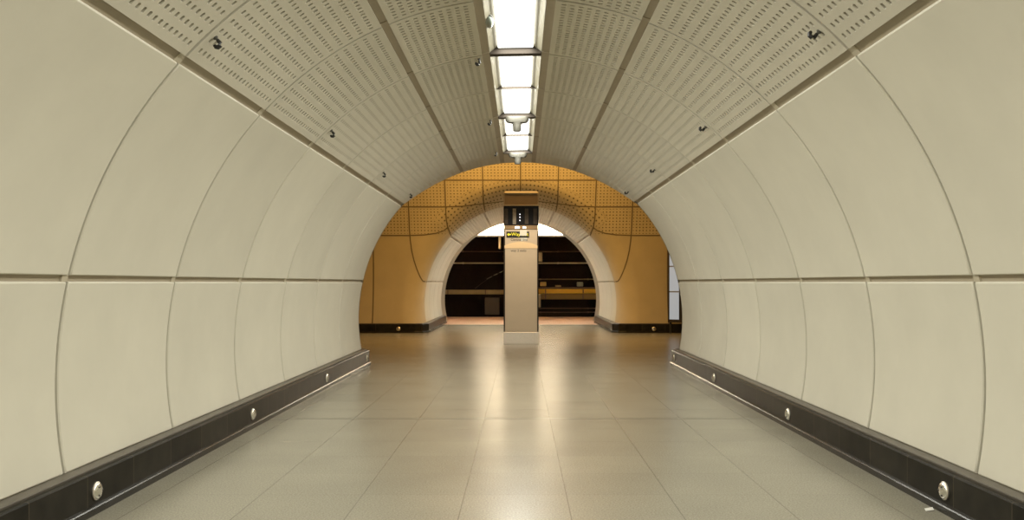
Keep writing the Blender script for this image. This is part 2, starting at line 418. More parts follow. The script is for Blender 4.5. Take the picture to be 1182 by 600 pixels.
def lining(y_first, n_rings, pitch, mouth, tagname, parts=True):
    """cast wall panels, pierced ceiling panels, rails and dark backing of one bored passage"""
    y_last = y_first + n_rings * pitch
    y_max = y_last
    objs = {}
    def arc_range(s, a, c): return (a, c) if s > 0 else (-c, -a)
    for s, side in ((-1, 'left'), (1, 'right')):
        r1, r2, r3 = RAIL[s]
        w = link('wall_%s%s' % (tagname, side), shell_mesh('wall_backing', *arc_range(s, r1, 101.5), y_first, y_max, 0.046, M['backing'], y1f=mouth))
        tag(w, kind='structure'); objs[side] = w
        lo = panel_mesh('wall_panel', *arc_range(s, A_G1, A_BOT), y_first+GAP, y_first+pitch-GAP, M['panel'])
        up = panel_mesh('wall_panel', *arc_range(s, r1+HW, A_G0), y_first+GAP, y_first+pitch-GAP, M['panel'])
        gr = strip_mesh('groove_rail', *arc_range(s, A_G0, A_G1), y_first+0.004, y_first+pitch-0.004, 0.022, M['rail'])
        cl = strip_mesh('rail_clip', *arc_range(s, A_G0, A_G1), y_first-0.05, y_first+0.012, 0.012, M['clip'], depth=0.012)
        for k in range(n_rings):
            link('wall_panel', lo, w, (0, k*pitch, 0)); link('wall_panel', up, w, (0, k*pitch, 0))
            link('groove_rail', gr, w, (0, k*pitch, 0)); link('rail_clip', cl, w, (0, k*pitch, 0))
    # ceiling
    # the backing leaves the light slot open
    ca = shell_mesh('ceiling_backing', -RAIL[-1][0], -RAIL[-1][2]+0.7, y_first, y_max, 0.048, M['backing'], n=30, y1f=mouth)
    cb = shell_mesh('ceiling_backing', RAIL[1][2]-0.7, RAIL[1][0], y_first, y_max, 0.048, M['backing'], n=30, y1f=mouth)
    mb = MB()
    for q in (ca, cb): mb.add([tuple(v.co) for v in q.vertices], [tuple(f.vertices) for f in q.polygons])
    bpy.data.meshes.remove(ca); bpy.data.meshes.remove(cb)
    ce = mb.build('ceiling' + ('_' + tagname.rstrip('_') if tagname else ''), M['backing'])
    tag(ce, kind='structure'); objs['ceiling'] = ce
    cols = max(6, round(pitch / 0.0675))
    for s in (-1, 1):
        r1, r2, r3 = RAIL[s]
        spec = ((r2+HW, r1-HW, 12), (r3+0.75, r2-HW, 9))
        for (a, c, rows) in spec:
            pm = perf_mesh('perforated_panel', *arc_range(s, a, c), y_first+GAP, y_first+pitch-GAP, rows, cols, M['perf'])
            for k in range(n_rings): link('perforated_panel', pm, ce, (0, k*pitch, 0))
            if mouth:
                em = perf_mesh('perforated_panel', *arc_range(s, a, c), y_last+GAP, y_last+1.0, rows, 9, M['perf'], y1f=mouth)
                link('perforated_panel', em, ce)
        for (r, hw, off) in ((r1, HW, 0.018), (r2, HW, 0.016), (r3, 0.75, 0.010)):
            rm = strip_mesh('ceiling_rail', *arc_range(s, r-hw, r+hw), y_first+0.003, y_first+pitch-0.003, off, M['rail'])
            cm = strip_mesh('rail_clip', *arc_range(s, r-hw, r+hw), y_first-0.05, y_first+0.03, off-0.006, M['clip'] if r == r1 else M['rail'], depth=0.008)
            for k in range(n_rings):
                link('ceiling_rail', rm, ce, (0, k*pitch, 0)); link('rail_clip', cm, ce, (0, k*pitch, 0))
            if mouth:
                em = strip_mesh('ceiling_rail', *arc_range(s, r-hw, r+hw), y_last, y_last+1, off, M['rail'], y1f=mouth)
                link('ceiling_rail', em, ce)
    if mouth:
        fm = panel_mesh('crown_panel', -RAIL[-1][2]+0.75, RAIL[1][2]-0.75, y_last+0.03, y_last+1, M['perf'], n=6, y1f=mouth)
        link('crown_panel', fm, ce)
    return objs

NR = 12; YF = K0 - 6*S
near = lining(YF, NR, S, y_mouth, '')
Y_IN, Y_OUT = 23.36, 28.3
far = lining(Y_IN, 4, (Y_OUT-Y_IN)/4, lambda p: Y_OUT + (y_mouth(p) - 13.87), 'passage_')

# ------------------------------------------------------------------ concourse walls with flared mouths
ZCC, RC, YC = 1.5, 4.5, 18.4
def w_far(z): return YC + math.sqrt(max(0.5, RC*RC - (z-ZCC)**2))
def w_near(z):
    t = max(0.0, (z-2.25)/1.0); return 13.98 + 1.02*t**1.6
def hf(x, z, base, inner, rf):
    r = math.hypot(x, z-ZC); phi = math.atan2(x, z-ZC)
    q = (r - rad(phi)) / rf
    w = base(z)
    if q >= 1: return w
    q = max(q, 0.0)
    k = 1 - math.sqrt(max(0.0, 1 - (1-q)**2))
    return w + (inner(phi) - w) * k
def wall_surface(name, base, inner, rf, xm, zt, mtl, n=440, m=90, flip=False):
    pb = math.acos(-ZC/R0); pc = R_(48)
    vs = []; fs = []; uv = []
    for i in range(n+1):
        phi = -pb + 2*pb*i/n
        r = rad(phi); a = (r*sin(phi), ZC + r*cos(phi))
        s = 1 if phi > 0 else -1; p = abs(phi)
        if p > pc: b = (s*xm, zt*(pb-p)/(pb-pc))
        else: b = (xm*phi/pc, zt)
        for j in range(m+1):
            t = (j/m)**2.2
            x, z = a[0]+(b[0]-a[0])*t, a[1]+(b[1]-a[1])*t
            vs.append((x, hf(x, z, base, inner, rf), max(z, 0.0)))
            arc = RC*math.asin(max(-1, min(1, (z-ZCC)/RC)))
            rr = math.hypot(x, z-ZC); pd = math.atan2(x, z-ZC); q = (rr-rad(pd))/rf; ad = abs(pd)*180/pi
            if q < 1 and ad < 45.4:                        # hole rows turn with the flare
                u = ad/20.9*11 if ad < 20.9 else 11 + (ad-20.9)/24.5*11
                uv.append((110 + (u if pd > 0 else -u), 0.3 + 8.4*math.acos(max(0.0, min(1.0, 1-q)))/(pi/2)))
            elif ad < 45.4 or z > 2.43 or q >= 1: uv.append((x/0.925*11 + 110.0, (arc - 0.942)/0.71*9))
            else: uv.append((0.0, -5.0))
    for i in range(n):
        for j in range(m):
            q = i*(m+1)+j; fs.append((q, q+1, q+m+2, q+m+1))
    me = bpy.data.meshes.new(name); me.from_pydata(vs, [], fs); me.materials.append(mtl)
    ul = me.uv_layers.new(name='UVMap')
    for l in me.loops: ul.data[l.index].uv = uv[l.vertex_index]
    me.polygons.foreach_set('use_smooth', [True]*len(me.polygons)); me.update()
    o = bpy.data.objects.new(name, me); C.objects.link(o); tag(o, kind='structure')
    return o
inner_far = lambda phi: Y_IN
FAR_RF = 0.55
wf = wall_surface('wall_far', w_far, inner_far, FAR_RF, 7.0, 5.2, M['farwall'])
wn_ = wall_surface('wall_near', w_near, lambda p: y_mouth(p), 0.25, 7.0, 4.3, M['ceil_plain'], n=160, m=40)

def joint_strip(pts, width=0.030, off=0.004):
    P = []
    for a in range(len(pts)-1):
        (x0, z0), (x1, z1) = pts[a], pts[a+1]
        n = max(2, int(math.hypot(x1-x0, z1-z0)/0.03))
        P += [(x0+(x1-x0)*i/n, z0+(z1-z0)*i/n) for i in range(n)]
    P.append(pts[-1])
    f = lambda x, z: Vector((x, hf(x, z, w_far, inner_far, FAR_RF), z))
    vs = []; fs = []; e = 0.004
    for i, (x, z) in enumerate(P):
        p = f(x, z)
        # outside the rim only, so the normal stays defined
        nrm = (f(x+e, z)-f(x-e, z)).cross(f(x, z+e)-f(x, z-e)).normalized()
        if nrm.y > 0: nrm = -nrm
        a, b = P[max(0, i-1)], P[min(len(P)-1, i+1)]
        t = (f(*b)-f(*a)).normalized(); u = t.cross(nrm).normalized()*width/2
        for q in (p-u-nrm*0.01, p-u+nrm*off, p+u+nrm*off, p+u-nrm*0.01): vs.append(q)
    for i in range(len(P)-1):
        for k in range(3): fs.append((i*4+k, i*4+k+1, (i+1)*4+k+1, (i+1)*4+k))
    mb = MB(); mb.add(vs, fs); mb.build('joint_strip', M['joint'], wf)
def circ(deg, s=1, extra=0.004):
    p = R_(deg); r = rad(p)+extra; return (s*r*sin(p), ZC+r*cos(p))
joint_strip([(0, 5.0), (0, 3.26)])
for s in (-1, 1):
    joint_strip([(s*.925, 5.0), (s*.925, 3.35), (s*.92, 3.2), circ(20.9, s)])
    joint_strip([(s*1.86, 5.0), (s*1.86, 2.95), (s*1.855, 2.8), (s*1.835, 2.66), (s*1.81, 2.57), circ(45.4, s)])
    joint_strip([(s*2.78, 5.0), (s*2.78, 2.6), (s*2.765, 2.3), (s*2.735, 2.05), (s*2.68, 1.80), (s*2.62, 1.60), (s*2.56, 1.44), (s*2.515, 1.34), (s*2.475, 1.28), circ(76.56, s)])
    for x in (3.70, 4.62, 5.55, 6.47): joint_strip([(s*x, 5.0), (s*x, 0.22)])
    joint_strip([(s*6.9, 2.43), (s*2.78, 2.43), (s*2.4, 2.445), (s*2.12, 2.49), (s*1.95, 2.55), (s*1.83, 2.64)])
    joint_strip([(s*6.9, 3.13), (s*1.86, 3.13), (s*1.45, 3.15), (s*.925, 3.225), (s*.45, 3.29), (0, 3.31)])
for z in (3.76, 4.33): joint_strip([(-6.9, z), (6.9, z)])

# concourse end walls and ceiling, platform shell (all solid slabs)
def struct_box(name, mtl, *b):
    mb = MB(); mb.box(*b); return tag(mb.build(name, mtl, smoothit=False), kind='structure')
for s, nm in ((-1, 'wall_concourse_left'), (1, 'wall_concourse_right')):
    x0, x1 = sorted((s*7.0, s*7.15)); struct_box(nm, M['ceil_plain'], x0, x1, 13.9, 23.0, -0.02, 5.3)
mb = MB()
prof = [(w_near(4.3)-0.02, 4.29)] + [(w_near(4.3) + (w_far(5.2)-w_near(4.3))*t, 4.3 + 0.9*t + 0.55*sin(pi*t)) for t in (0.1,.2,.3,.4,.5,.6,.7,.8,.9)] + [(w_far(5.2)+0.02, 5.19)]
for a in range(len(prof)-1):
    (y0, z0), (y1, z1) = prof[a], prof[a+1]
    mb.add([(-7.1,y0,z0),(7.1,y0,z0),(7.1,y1,z1),(-7.1,y1,z1),(-7.1,y0,z0+.1),(7.1,y0,z0+.1),(7.1,y1,z1+.1),(-7.1,y1,z1+.1)],
           [(0,1,2,3),(4,5,6,7),(0,1,5,4),(2,3,7,6),(1,2,6,5),(0,3,7,4)])
tag(mb.build('ceiling_concourse', M['ceil_plain']), kind='structure')

# floors
mb = MB(); mb.box(-2.46, 2.46, YF, 14.2, -0.08, 0); mb.box(-7.1, 7.1, 14.2, 22.9, -0.08, 0); mb.box(-2.46, 2.46, 22.9, 27.06, -0.08, 0)
tag(mb.build('floor', M['floor'], smoothit=False), kind='structure')
mb = MB(); mb.box(-2.46, 2.46, 27.06, 28.5, -0.08, 0); mb.box(-8, 8, 28.5, 33.15, -0.08, 0); mb.box(-8, 8, 32.95, 33.15, -1.2, -0.08)
tag(mb.build('floor_platform', M['platform'], smoothit=False), kind='structure')
# dark movement joint across the tunnel floor
mb = MB(); mb.box(-FLOOR_X, FLOOR_X, 8.352, 8.368, -0.01, 0.0012)
tag(mb.build('trim_1', M['ledge'], smoothit=False), kind='structure')

# platform shell
def flat_hole(name, y, mtl):
    return wall_surface(name, lambda z: y, lambda p: y, 0.01, 8.0, 4.6, mtl, n=120, m=6)
flat_hole('wall_platform', 29.6, M['ceil_plain'])
struct_box('ceiling_platform', M['ceil_plain'], -8, 8, 29.5, 33.4, 4.5, 4.6)
struct_box('wall_trackside', M['track_dark'], -9, 9, 36.45, 36.7, -1.3, 5.5)
struct_box('floor_trackbed', M['track_dark'], -9, 9, 33.15, 36.5, -1.35, -1.2)
struct_box('ceiling_track', M['track_dark'], -9, 9, 33.4, 36.7, 4.5, 4.7)

# ------------------------------------------------------------------ skirting swept along a path
def sweep(profile, path, name, mtl, parent=None, side=1, uscale=0.578, u0=0.0):
    """profile: (distance back from the kerb line, z); path: xy points; side: which way is back"""
    n = len(path); vs = []; fs = []; uvs = []; d = 0
    pv = [Vector(p) for p in path]
    for i in range(n):
        a = (pv[i]-pv[i-1]).normalized() if i else None
        b = (pv[i+1]-pv[i]).normalized() if i < n-1 else None
        t = ((a or b)+(b or a)).normalized()
        nn = Vector((t.y, -t.x))*side
        k = 1/max(0.3, nn.dot(Vector(((a or b).y, -(a or b).x))*side))
        if i: d += (pv[i]-pv[i-1]).length
        for (o, z) in profile:
            q = pv[i]+nn*o*k; vs.append((q.x, q.y, z)); uvs.append((d/uscale+u0, z))
    m = len(profile)
    for i in range(n-1):
        for j in range(m): fs.append((i*m+j, i*m+(j+1) % m, (i+1)*m+(j+1) % m, (i+1)*m+j))
    fs += [tuple(range(m)), tuple(range((n-1)*m, n*m))]
    me = bpy.data.meshes.new(name); me.from_pydata(vs, [], fs); me.materials.append(mtl)
    ul = me.uv_layers.new(name='UVMap')
    for l in me.loops: ul.data[l.index].uv = uvs[l.vertex_index]
    import bmesh
    bm = bmesh.new(); bm.from_mesh(me); bmesh.ops.recalc_face_normals(bm, faces=bm.faces); bm.to_mesh(me); bm.free()
    o = bpy.data.objects.new(name, me); C.objects.link(o); o.parent = parent
    return o
FACE = [(0.020, 0.0), (0.020, SK_Z-0.008), (0.028, SK_Z), (0.16, SK_Z), (0.16, 0.0)]
KERB = [(0.0, 0.0), (0.0, 0.036), (0.005, 0.042), (0.021, 0.050), (0.024, 0.0)]
LEDGE = [(0.055, SK_Z-0.002), (0.055, SK_Z+0.010), (0.060, SK_Z+0.014), (0.15, SK_Z+0.014), (0.15, SK_Z-0.002)]
def baseboard(name, path, side, u0=0.0):
    o = sweep(FACE, path, name, M['skirt'], None, side, u0=u0); tag(o, kind='structure')
    sweep(KERB, path, 'kerb_strip', M['kerb'], o, side); sweep(LEDGE, path, 'skirting_ledge', M['ledge'], o, side)
    return o
YW = w_far(0.1)-0.16
for s, nm in ((-1, 'left'), (1, 'right')):
    baseboard('baseboard_' + nm, [(s*FLOOR_X, YF), (s*FLOOR_X, 13.90), (s*2.40, 14.08), (s*7.0, 14.08)], s, u0=0.35)
    baseboard('baseboard_far_' + nm, [(s*7.0, YW), (s*2.62, YW), (s*2.42, YW+0.06), (s*2.28, YW+0.32), (s*2.27, Y_OUT-0.15), (s*2.34, Y_OUT)], s, u0=0.1)

# ------------------------------------------------------------------ round metal covers on the skirting
def make_cover():
    t = empty('round_cover_plate')
    m = MB(); m.lathe([(0.044, 0.0), (0.050, 0.001), (0.050, 0.007), (0.045, 0.011)], 28); m.build('rim', M['steel'], t)
    m = MB(); m.lathe([(0.0455, 0.008)] + [(0.0455*cos(a), 0.008+0.019*sin(a)) for a in (0.2,.4,.6,.8,1.0,1.2,1.4)] + [(0.001, 0.027)], 28)
    m.build('dome', M['chrome'], t)
    for a in (90, 210, 330):
        m = MB(); m.lathe([(0.006, 0.0), (0.006, 0.0035), (0.004, 0.0045)], 10)
        m.build('screw', M['screw'], t, (0.026*cos(R_(a)), 0.026*sin(R_(a)), 0.0225), (-0.5*sin(R_(a)), 0.5*cos(R_(a)), 0))
    return t
cov = make_cover(); first = True
SKF = FLOOR_X + 0.020
cz = 0.118
LL = ['largest and nearest', 'second from the viewpoint', 'third from the viewpoint', 'last, at the tunnel mouth']
for s, side in ((-1, 'left'), (1, 'right')):
    for i, dx in enumerate((492.5, 311, 225, 178.5)):
        o = cov if first else copy_tree(cov); first = False
        o.location = (s*SKF, F*2.32/dx, cz); o.rotation_euler = (0, -s*pi/2, 0)
        tag(o, 'domed metal cover on the %s wall skirting, %s' % (side, LL[i]), 'cover plate', 'round covers on the skirting')
for x, nm in ((-3.02, 'left'), (3.30, 'right')):
    o = copy_tree(cov); o.location = (x, YW-0.018, 0.105); o.rotation_euler = (pi/2, 0, 0)
    tag(o, 'small round cover on the far wall skirting, %s of the arch' % nm, 'cover plate', 'round covers on the skirting')

# ------------------------------------------------------------------ black fixings hanging under the ceiling panels
def make_hook():
    t = empty('ceiling_hook')
    m = MB(); m.lathe([(0.014, 0.0), (0.014, 0.006), (0.008, 0.010), (0.008, 0.022)], 12); m.build('base', M['grey'], t)
    m = MB(); m.tube([(0,0,0.018),(0,0,0.040),(0.010,0,0.050),(0.024,0,0.050),(0.032,0,0.040),(0.032,0,0.028)], [0.010,0.012,0.013,0.013,0.012,0.008], 10)
    m.build('hook', M['hook'], t)
    return t
hk = make_hook(); first = True
ordn = ['nearest the viewpoint', 'second from the viewpoint', 'third from the viewpoint', 'by the tunnel mouth']
for (phi, ks, side) in ((-41.3, (0, 2, 4, 6), 'wide ceiling panels left of the lights'), (40.2, (0, 2, 4, 6), 'wide ceiling panels right of the lights'), (-8.2, (2, 4, 6), 'narrow ceiling panels beside the lights')):
    for i, k in enumerate(ks):
        o = hk if first else copy_tree(hk); first = False
        y = K0 + k*S + (0.09 if k < 6 else -0.25)
        p = R_(phi); o.location = ring(p, y)
        o.rotation_euler = (0, pi + p, 0)
        j = i if len(ks) == 4 else (0, 1, 3)[i]
        tag(o, 'black hook on %s, %s' % (side, ordn[j]), 'hook', 'black hooks on the ceiling')

def area(name, loc, rot, sx, sy, power, col):
    l = bpy.data.lights.new(name, 'AREA'); l.shape = 'RECTANGLE'; l.size = sx; l.size_y = sy; l.energy = power; l.color = col
    o = bpy.data.objects.new(name, l); C.objects.link(o); o.location = loc; o.rotation_euler = rot; return o
# ------------------------------------------------------------------ ceiling lights
TUBE = (1.0, 0.985, 0.89)
def tube_lamp(y0, length, power=1.0):                    # the fluorescent tubes of one fitting, right at its diffuser
    o = area('fluorescent_tubes', (XL, y0+length/2, ZL+0.030), (0, R_(LPH), 0), 0.29, length-0.12, 72*length/(2*S)*power, TUBE)
LPH = (-RAIL[-1][2] + RAIL[1][2]) / 2          # middle of the light slot, degrees
XL = rad(R_(LPH))*sin(R_(LPH)); ZL = ZC + rad(R_(LPH))*cos(R_(LPH))
def make_light():
    t = empty('ceiling_light'); L2 = 2*S; hw = 0.222
    m = MB()
    m.box(-hw, hw, 0.04, L2-0.04, 0.150, 0.162); m.build('housing', M['housing'], t)
    m = MB(); m.bbox(-0.150, 0.150, 0.05, S-0.008, 0.035, 0.048, 0.004); m.build('diffuser', M['diffuser'], t)
    m = MB(); m.bbox(-0.150, 0.150, S+0.008, L2-0.05, 0.035, 0.048, 0.004); m.build('diffuser', M['diffuser'], t)
    for s in (-1, 1):
        m = MB(); a, b = s*hw, s*0.153
        m.add([(a,0.04,0.0),(b,0.04,0.052),(b,L2-0.04,0.052),(a,L2-0.04,0.0),(a,0.04,0.15),(b,0.04,0.15),(b,L2-0.04,0.15),(a,L2-0.04,0.15)],
              [(0,1,2,3),(4,5,6,7),(0,1,5,4),(1,2,6,5),(2,3,7,6),(3,0,4,7)])
        m.build('reflector', M['reflector'], t, smoothit=False)
    for y in (0.0, L2-0.04):
        m = MB(); m.bbox(-hw, hw, y, y+0.05, -0.016, 0.15, 0.004); m.build('crossbar', M['bar'], t)
    m = MB(); m.box(-hw+0.01, hw-0.01, S-0.007, S+0.007, 0.012, 0.118); m.build('divider', M['bar'], t)
    return t
lt = make_light()
names = {0: 'long ceiling light cut by the top of the frame', 2: 'middle long ceiling light, ending at the first T-shaped sensor', 4: 'farthest long ceiling light, ending at the tunnel mouth',
         -2: 'long ceiling light overhead of the viewpoint', -4: 'long ceiling light just behind the viewpoint', -6: 'long ceiling light at the rear end of the tunnel'}
for k in (0, 2, 4, -2, -4, -6):
    o = lt if k == 0 else copy_tree(lt)
    o.location = (XL, K0 + k*S, ZL - 0.002); o.rotation_euler = (0, R_(LPH), 0)
    tag(o, names[k], 'light', 'ceiling lights')
    tube_lamp(K0 + k*S, 2*S)
sc_y = (Y_OUT-Y_IN)/4/S
for k in (0, 1):
    o = copy_tree(lt); o.location = (XL, Y_IN + k*2*S*sc_y, ZL-0.002); o.scale = (1, sc_y, 1)
    tube_lamp(Y_IN + k*2*S*sc_y, 2*S*sc_y)
    tag(o, 'ceiling light in the passage behind the totem, %s' % ('nearer the concourse', 'nearer the platform')[k], 'light', 'ceiling lights')
# round dome beside the first lamp
t = empty('lamp_dome', (XL-0.200, 6.95, ZL+0.030)); tag(t, 'round grey-green dome at the edge of the first ceiling light', 'dome')
t.scale = (0.5, 2.2, 1.0)
m = MB(); m.lathe([(0.075, 0.0), (0.080, -0.004), (0.080, -0.012), (0.075, -0.016)], 24); m.build('collar', M['grey'], t)
m = MB(); m.lathe([(0.07*cos(a), -0.014-0.03*sin(a)) for a in (0, .3, .6, .9, 1.2, 1.5)], 24); m.build('dome', M['dome'], t)
# T-shaped sensors
def make_sensor():
    t = empty('ceiling_sensor')
    m = MB(); n = 20; pts = []
    for i in range(n):                                    # rounded wide plate
        a = 2*pi*i/n
        pts.append((0.085*(1 if cos(a) > 0 else -1) + 0.055*cos(a), 0.055*sin(a)))
    vs = []
    for z, k in ((0.0, 1.0), (-0.045, 1.0), (-0.070, 0.86), (-0.078, 0.6)): vs += [(x*k, y*k, z) for x, y in pts]
    fs = [tuple(range(n)), tuple(range(3*n, 4*n))]
    for q in range(3):
        for i in range(n): fs.append((q*n+i, q*n+(i+1) % n, (q+1)*n+(i+1) % n, (q+1)*n+i))
    m.add(vs, fs); m.build('mounting_plate', M['grey'], t)
    m = MB(); m.lathe([(0.060, -0.07), (0.054, -0.09), (0.050, -0.11), (0.048, -0.165), (0.044, -0.172)], 22); m.build('stub', M['grey'], t)
    return t
se = make_sensor()
se.location = (XL, K0+4*S-0.02, ZL-0.006); tag(se, 'pale grey T-shaped sensor between the middle and farthest ceiling lights', 'sensor', 'ceiling sensors')
s2 = copy_tree(se); s2.location = (XL, K0+6*S-0.02, ZL-0.006); tag(s2, 'pale grey T-shaped sensor at the tunnel mouth, above the totem', 'sensor', 'ceiling sensors')

# ------------------------------------------------------------------ the totem in the concourse
PY = F*H/71.0                                  # its front face
px = PY/F
def tz(y): return H + (326-y)*px
def tx(x): return (x-601.7)*px
T = empty('information_totem', (0.7*px, PY, 0)); tag(T, 'tall taupe information totem standing in the concourse before the dark arch', 'totem')
D = 0.66; bw = 19.3*px; hw = 20.4*px
m = MB(); m.bbox(-hw, hw, -0.016, D+0.016, 0, tz(383), 0.006); pl = m.build('plinth', M['steel'], T); pl['label'] = 'brushed steel plinth'
m = MB(); m.bbox(-bw, bw, 0, D, tz(383), tz(264.5), 0.010); m.build('body_panel', M['enamel'], T)
for s in (-1, 1):
    m = MB(); m.bbox(s*bw-0.014, s*bw+0.014, -0.006, 0.02, tz(383), tz(264), 0.004); m.build('edge_trim', M['bar'], T)
m = MB(); m.bbox(-hw+0.01, hw-0.01, -0.012, D, tz(264.5), tz(260), 0.004); hs = m.build('lamp_strip', M['brown'], T)
for x0, x1 in ((594.8, 599.8), (603.8, 607.2)):
    m = MB(); m.bbox(tx(x0), tx(x1), -0.020, -0.010, tz(263.6), tz(261.4), 0.003); m.build('downlight', M['lamp_small'], hs)
m = MB(); m.bbox(-hw+0.004, hw-0.004, -0.020, D, tz(260), tz(237.6), 0.008); ds = m.build('display', M['glassblack'], T)
for (a, b, k) in ((592, 596, 'dimgrey'), (606, 610.2, 'dimgrey2'), (582.6, 586.5, 'dimgrey2'), (615.8, 620.0, 'dimgrey2')):
    m = MB(); m.box(tx(a), tx(b), -0.0225, -0.0195, tz(258.6), tz(240.8)); m.build('display_strip', M[k], ds, smoothit=False)
for y in (247.4, 250.7, 254.4):
    m = MB(); m.lathe([(0.011, 0.0), (0.011, 0.004), (0.008, 0.006)], 14); m.build('indicator_dot', M['led'], ds, (tx(600.4), -0.020, tz(y)), (pi/2, 0, 0))
m = MB(); m.bbox(-hw+0.006, hw-0.006, -0.014, D, tz(237.6), tz(236.2), 0.003); m.build('lower_moulding', M['bronze'], T)
m = MB(); m.bbox(-hw+0.014, hw-0.014, 0.0, D, tz(236.2), tz(224.5), 0.006); m.build('header', M['brown'], T)
for s in (-1, 1):
    m = MB(); m.bbox(s*(hw-0.014)-0.01, s*(hw-0.014)+0.01, -0.008, 0.02, tz(236.2), tz(224.5), 0.003); m.build('header_trim', M['bronze'], T)
m = MB(); m.bbox(-hw, hw, -0.018, D+0.018, tz(224.5), tz(220.6), 0.034); m.build('cap', M['cap'], T)
m = MB(); m.bbox(tx(584.8), tx(611), -0.014, 0.002, tz(274.0), tz(267.2), 0.003); sg = m.build('wayfinding_sign', M['sign_black'], T); sg['label'] = 'black sign with yellow Way out lettering'
text('Way out', 0.098, M['sign_yellow'], sg, (tx(590.3), -0.0155, tz(270.5)))
m = MB(); zc = tz(270.6); xa = tx(585.6)                    # yellow arrow
ar = [(xa,zc),(xa+.034,zc+.034),(xa+.034,zc+.013),(xa+.075,zc+.013),(xa+.075,zc-.013),(xa+.034,zc-.013),(xa+.034,zc-.034)]
m.add([(x,-0.0165,z) for x, z in ar]+[(x,-0.013,z) for x, z in ar], [tuple(range(7)), tuple(range(7,14))]+[(i,(i+1) % 7,7+(i+1) % 7,7+i) for i in range(7)])
m.build('arrow', M['sign_yellow'], sg, smoothit=False)
m = MB(); m.box(tx(600.2), tx(608.4), -0.0172, -0.0142, tz(272.0), tz(265.5)); m.build('sticker', M['sticker'], sg, smoothit=False)
m = MB(); m.box(tx(601.0), tx(608.6), -0.004, 0.001, tz(278.0), tz(274.4)); m.build('notice', M['sticker'], T, smoothit=False)
text('Central', 0.072, M['ink'], T, (tx(589.6), -0.0045, tz(276.6)))
text('line', 0.072, M['ink'], T, (tx(603.4), -0.0060, tz(276.6)))
for wd, xx in (('way', 589.8), ('2', 597.4), ('exits', 600.4)): text(wd, 0.068, M['ink'], T, (tx(xx), -0.0025, tz(289.2)))
m = MB(); n = 20; vs = []                                    # lamp scallop on the face, modelled as an arched cream band
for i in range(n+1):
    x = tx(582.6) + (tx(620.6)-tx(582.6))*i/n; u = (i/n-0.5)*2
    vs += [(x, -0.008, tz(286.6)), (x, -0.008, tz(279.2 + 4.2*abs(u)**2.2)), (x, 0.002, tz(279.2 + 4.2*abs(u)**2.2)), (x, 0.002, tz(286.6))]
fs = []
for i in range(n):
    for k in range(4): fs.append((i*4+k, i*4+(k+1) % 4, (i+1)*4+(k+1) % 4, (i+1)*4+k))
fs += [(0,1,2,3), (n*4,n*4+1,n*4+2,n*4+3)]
m.add(vs, fs); m.build('light_scallop_band', M['scallop'], T)

# ------------------------------------------------------------------ notice board at the right of the concourse
B = empty('notice_board', (3.64, 22.28, 0.21), (0, 0, R_(-38))); tag(B, 'backlit pale blue notice board in a dark frame behind the tunnel rim', 'notice board')
w = 0.62
m = MB(); m.bbox(-0.02, w, 0.0, 0.05, 0.06, 2.35, 0.006); m.build('back_board', M['hook'], B)
m = MB(); m.box(0.01, 0.27, -0.006, 0.002, 0.14, 2.28); m.build('pale_sheet', M['poster'], B, smoothit=False)
for z in (0.80, 1.42, 1.95):
    m = MB(); m.box(0.01, 0.27, -0.008, -0.004, z, z+0.03); m.build('printed_line', M['poster_line'], B, smoothit=False)
for z in (0.06, 2.28):
    m = MB(); m.bbox(-0.02, w, -0.015, 0.02, z, z+0.07, 0.004); m.build('frame_rail', M['bar'], B)
m = MB(); m.bbox(-0.03, 0.012, -0.015, 0.02, 0.06, 2.35, 0.004); m.build('frame_post', M['bar'], B)
for x in (0.0, w-0.06):
    m = MB(); m.bbox(x, x+0.05, 0.01, 0.05, -0.21, 0.06, 0.004); m.build('leg', M['hook'], B)

# ------------------------------------------------------------------ platform and trackside things
PLY = 31.3
P = empty('platform_light', (0, PLY, 2.88)); tag(P, 'long white light hanging over the platform, seen in the top of the arch', 'light')
m = MB(); m.bbox(-6, 6, -0.05, 0.05, 0.0, 0.42, 0.01); m.build('diffuser', M['plat_light'], P)
m = MB(); m.bbox(-6.02, 6.02, 0.055, 0.09, -0.05, 0.42, 0.006); m.build('added_light_shield', M['housing'], P)  # opaque sheet added to keep the platform light off the trackside wall
area('platform_tubes', (0, PLY-0.056, 3.09), (pi/2, 0, 0), 11.9, 0.40, 800, (1.0, 0.78, 0.50))
m = MB(); m.bbox(-6.02, 6.02, -0.09, 0.09, 0.42, 0.52, 0.01); m.build('housing', M['housing'], P)
for x in (-4, -1.5, 1.5, 4):
    m = MB(); m.tube([(x, 0, 0.5), (x, 0, 1.64)], 0.012, 8); m.build('hanger', M['housing'], P)
WY = 36.445; wp = 36.4/F
def wz(y): return H + (326-y)*wp
def wx(x): return (x-601)*wp
def conduit(name, y, r, mtl, x0, x1, label, cat='conduit', n=10):
    o = empty(name, (0, WY-r, wz(y))); tag(o, label, cat)
    m = MB(); m.tube([(x0,0,0), (x1,0,0)], r, n); m.build('pipe', mtl, o)
    m = MB()
    for i in range(int((x1-x0)/1.9)+1): 
        x = x0+0.4+i*1.9
        if x < x1-0.1: 
            q = MB(); q.bbox(x-0.025, x+0.025, -r-0.006, r, -r-0.012, r+0.012, 0.004); q.build('bracket', mtl, o)
    return o
conduit('conduit', 303.6, 0.026, M['pipe_pale'], -6.5, 6.5, 'pale thin pipe running along the sooty trackside wall, uppermost bright line')
conduit('conduit', 290.3, 0.024, M['pipe_dim'], -6.5, 6.5, 'dim brown pipe high on the trackside wall, above the pale pipe')
conduit('conduit', 322.2, 0.022, M['pipe_olive'], 0.4, 6.5, 'thin brown pipe right of the totem, below the pale pipe')
conduit('conduit', 355.8, 0.024, M['pipe_dim'], 0.4, 6.5, 'dim pipe low on the trackside wall, below the ochre tray')
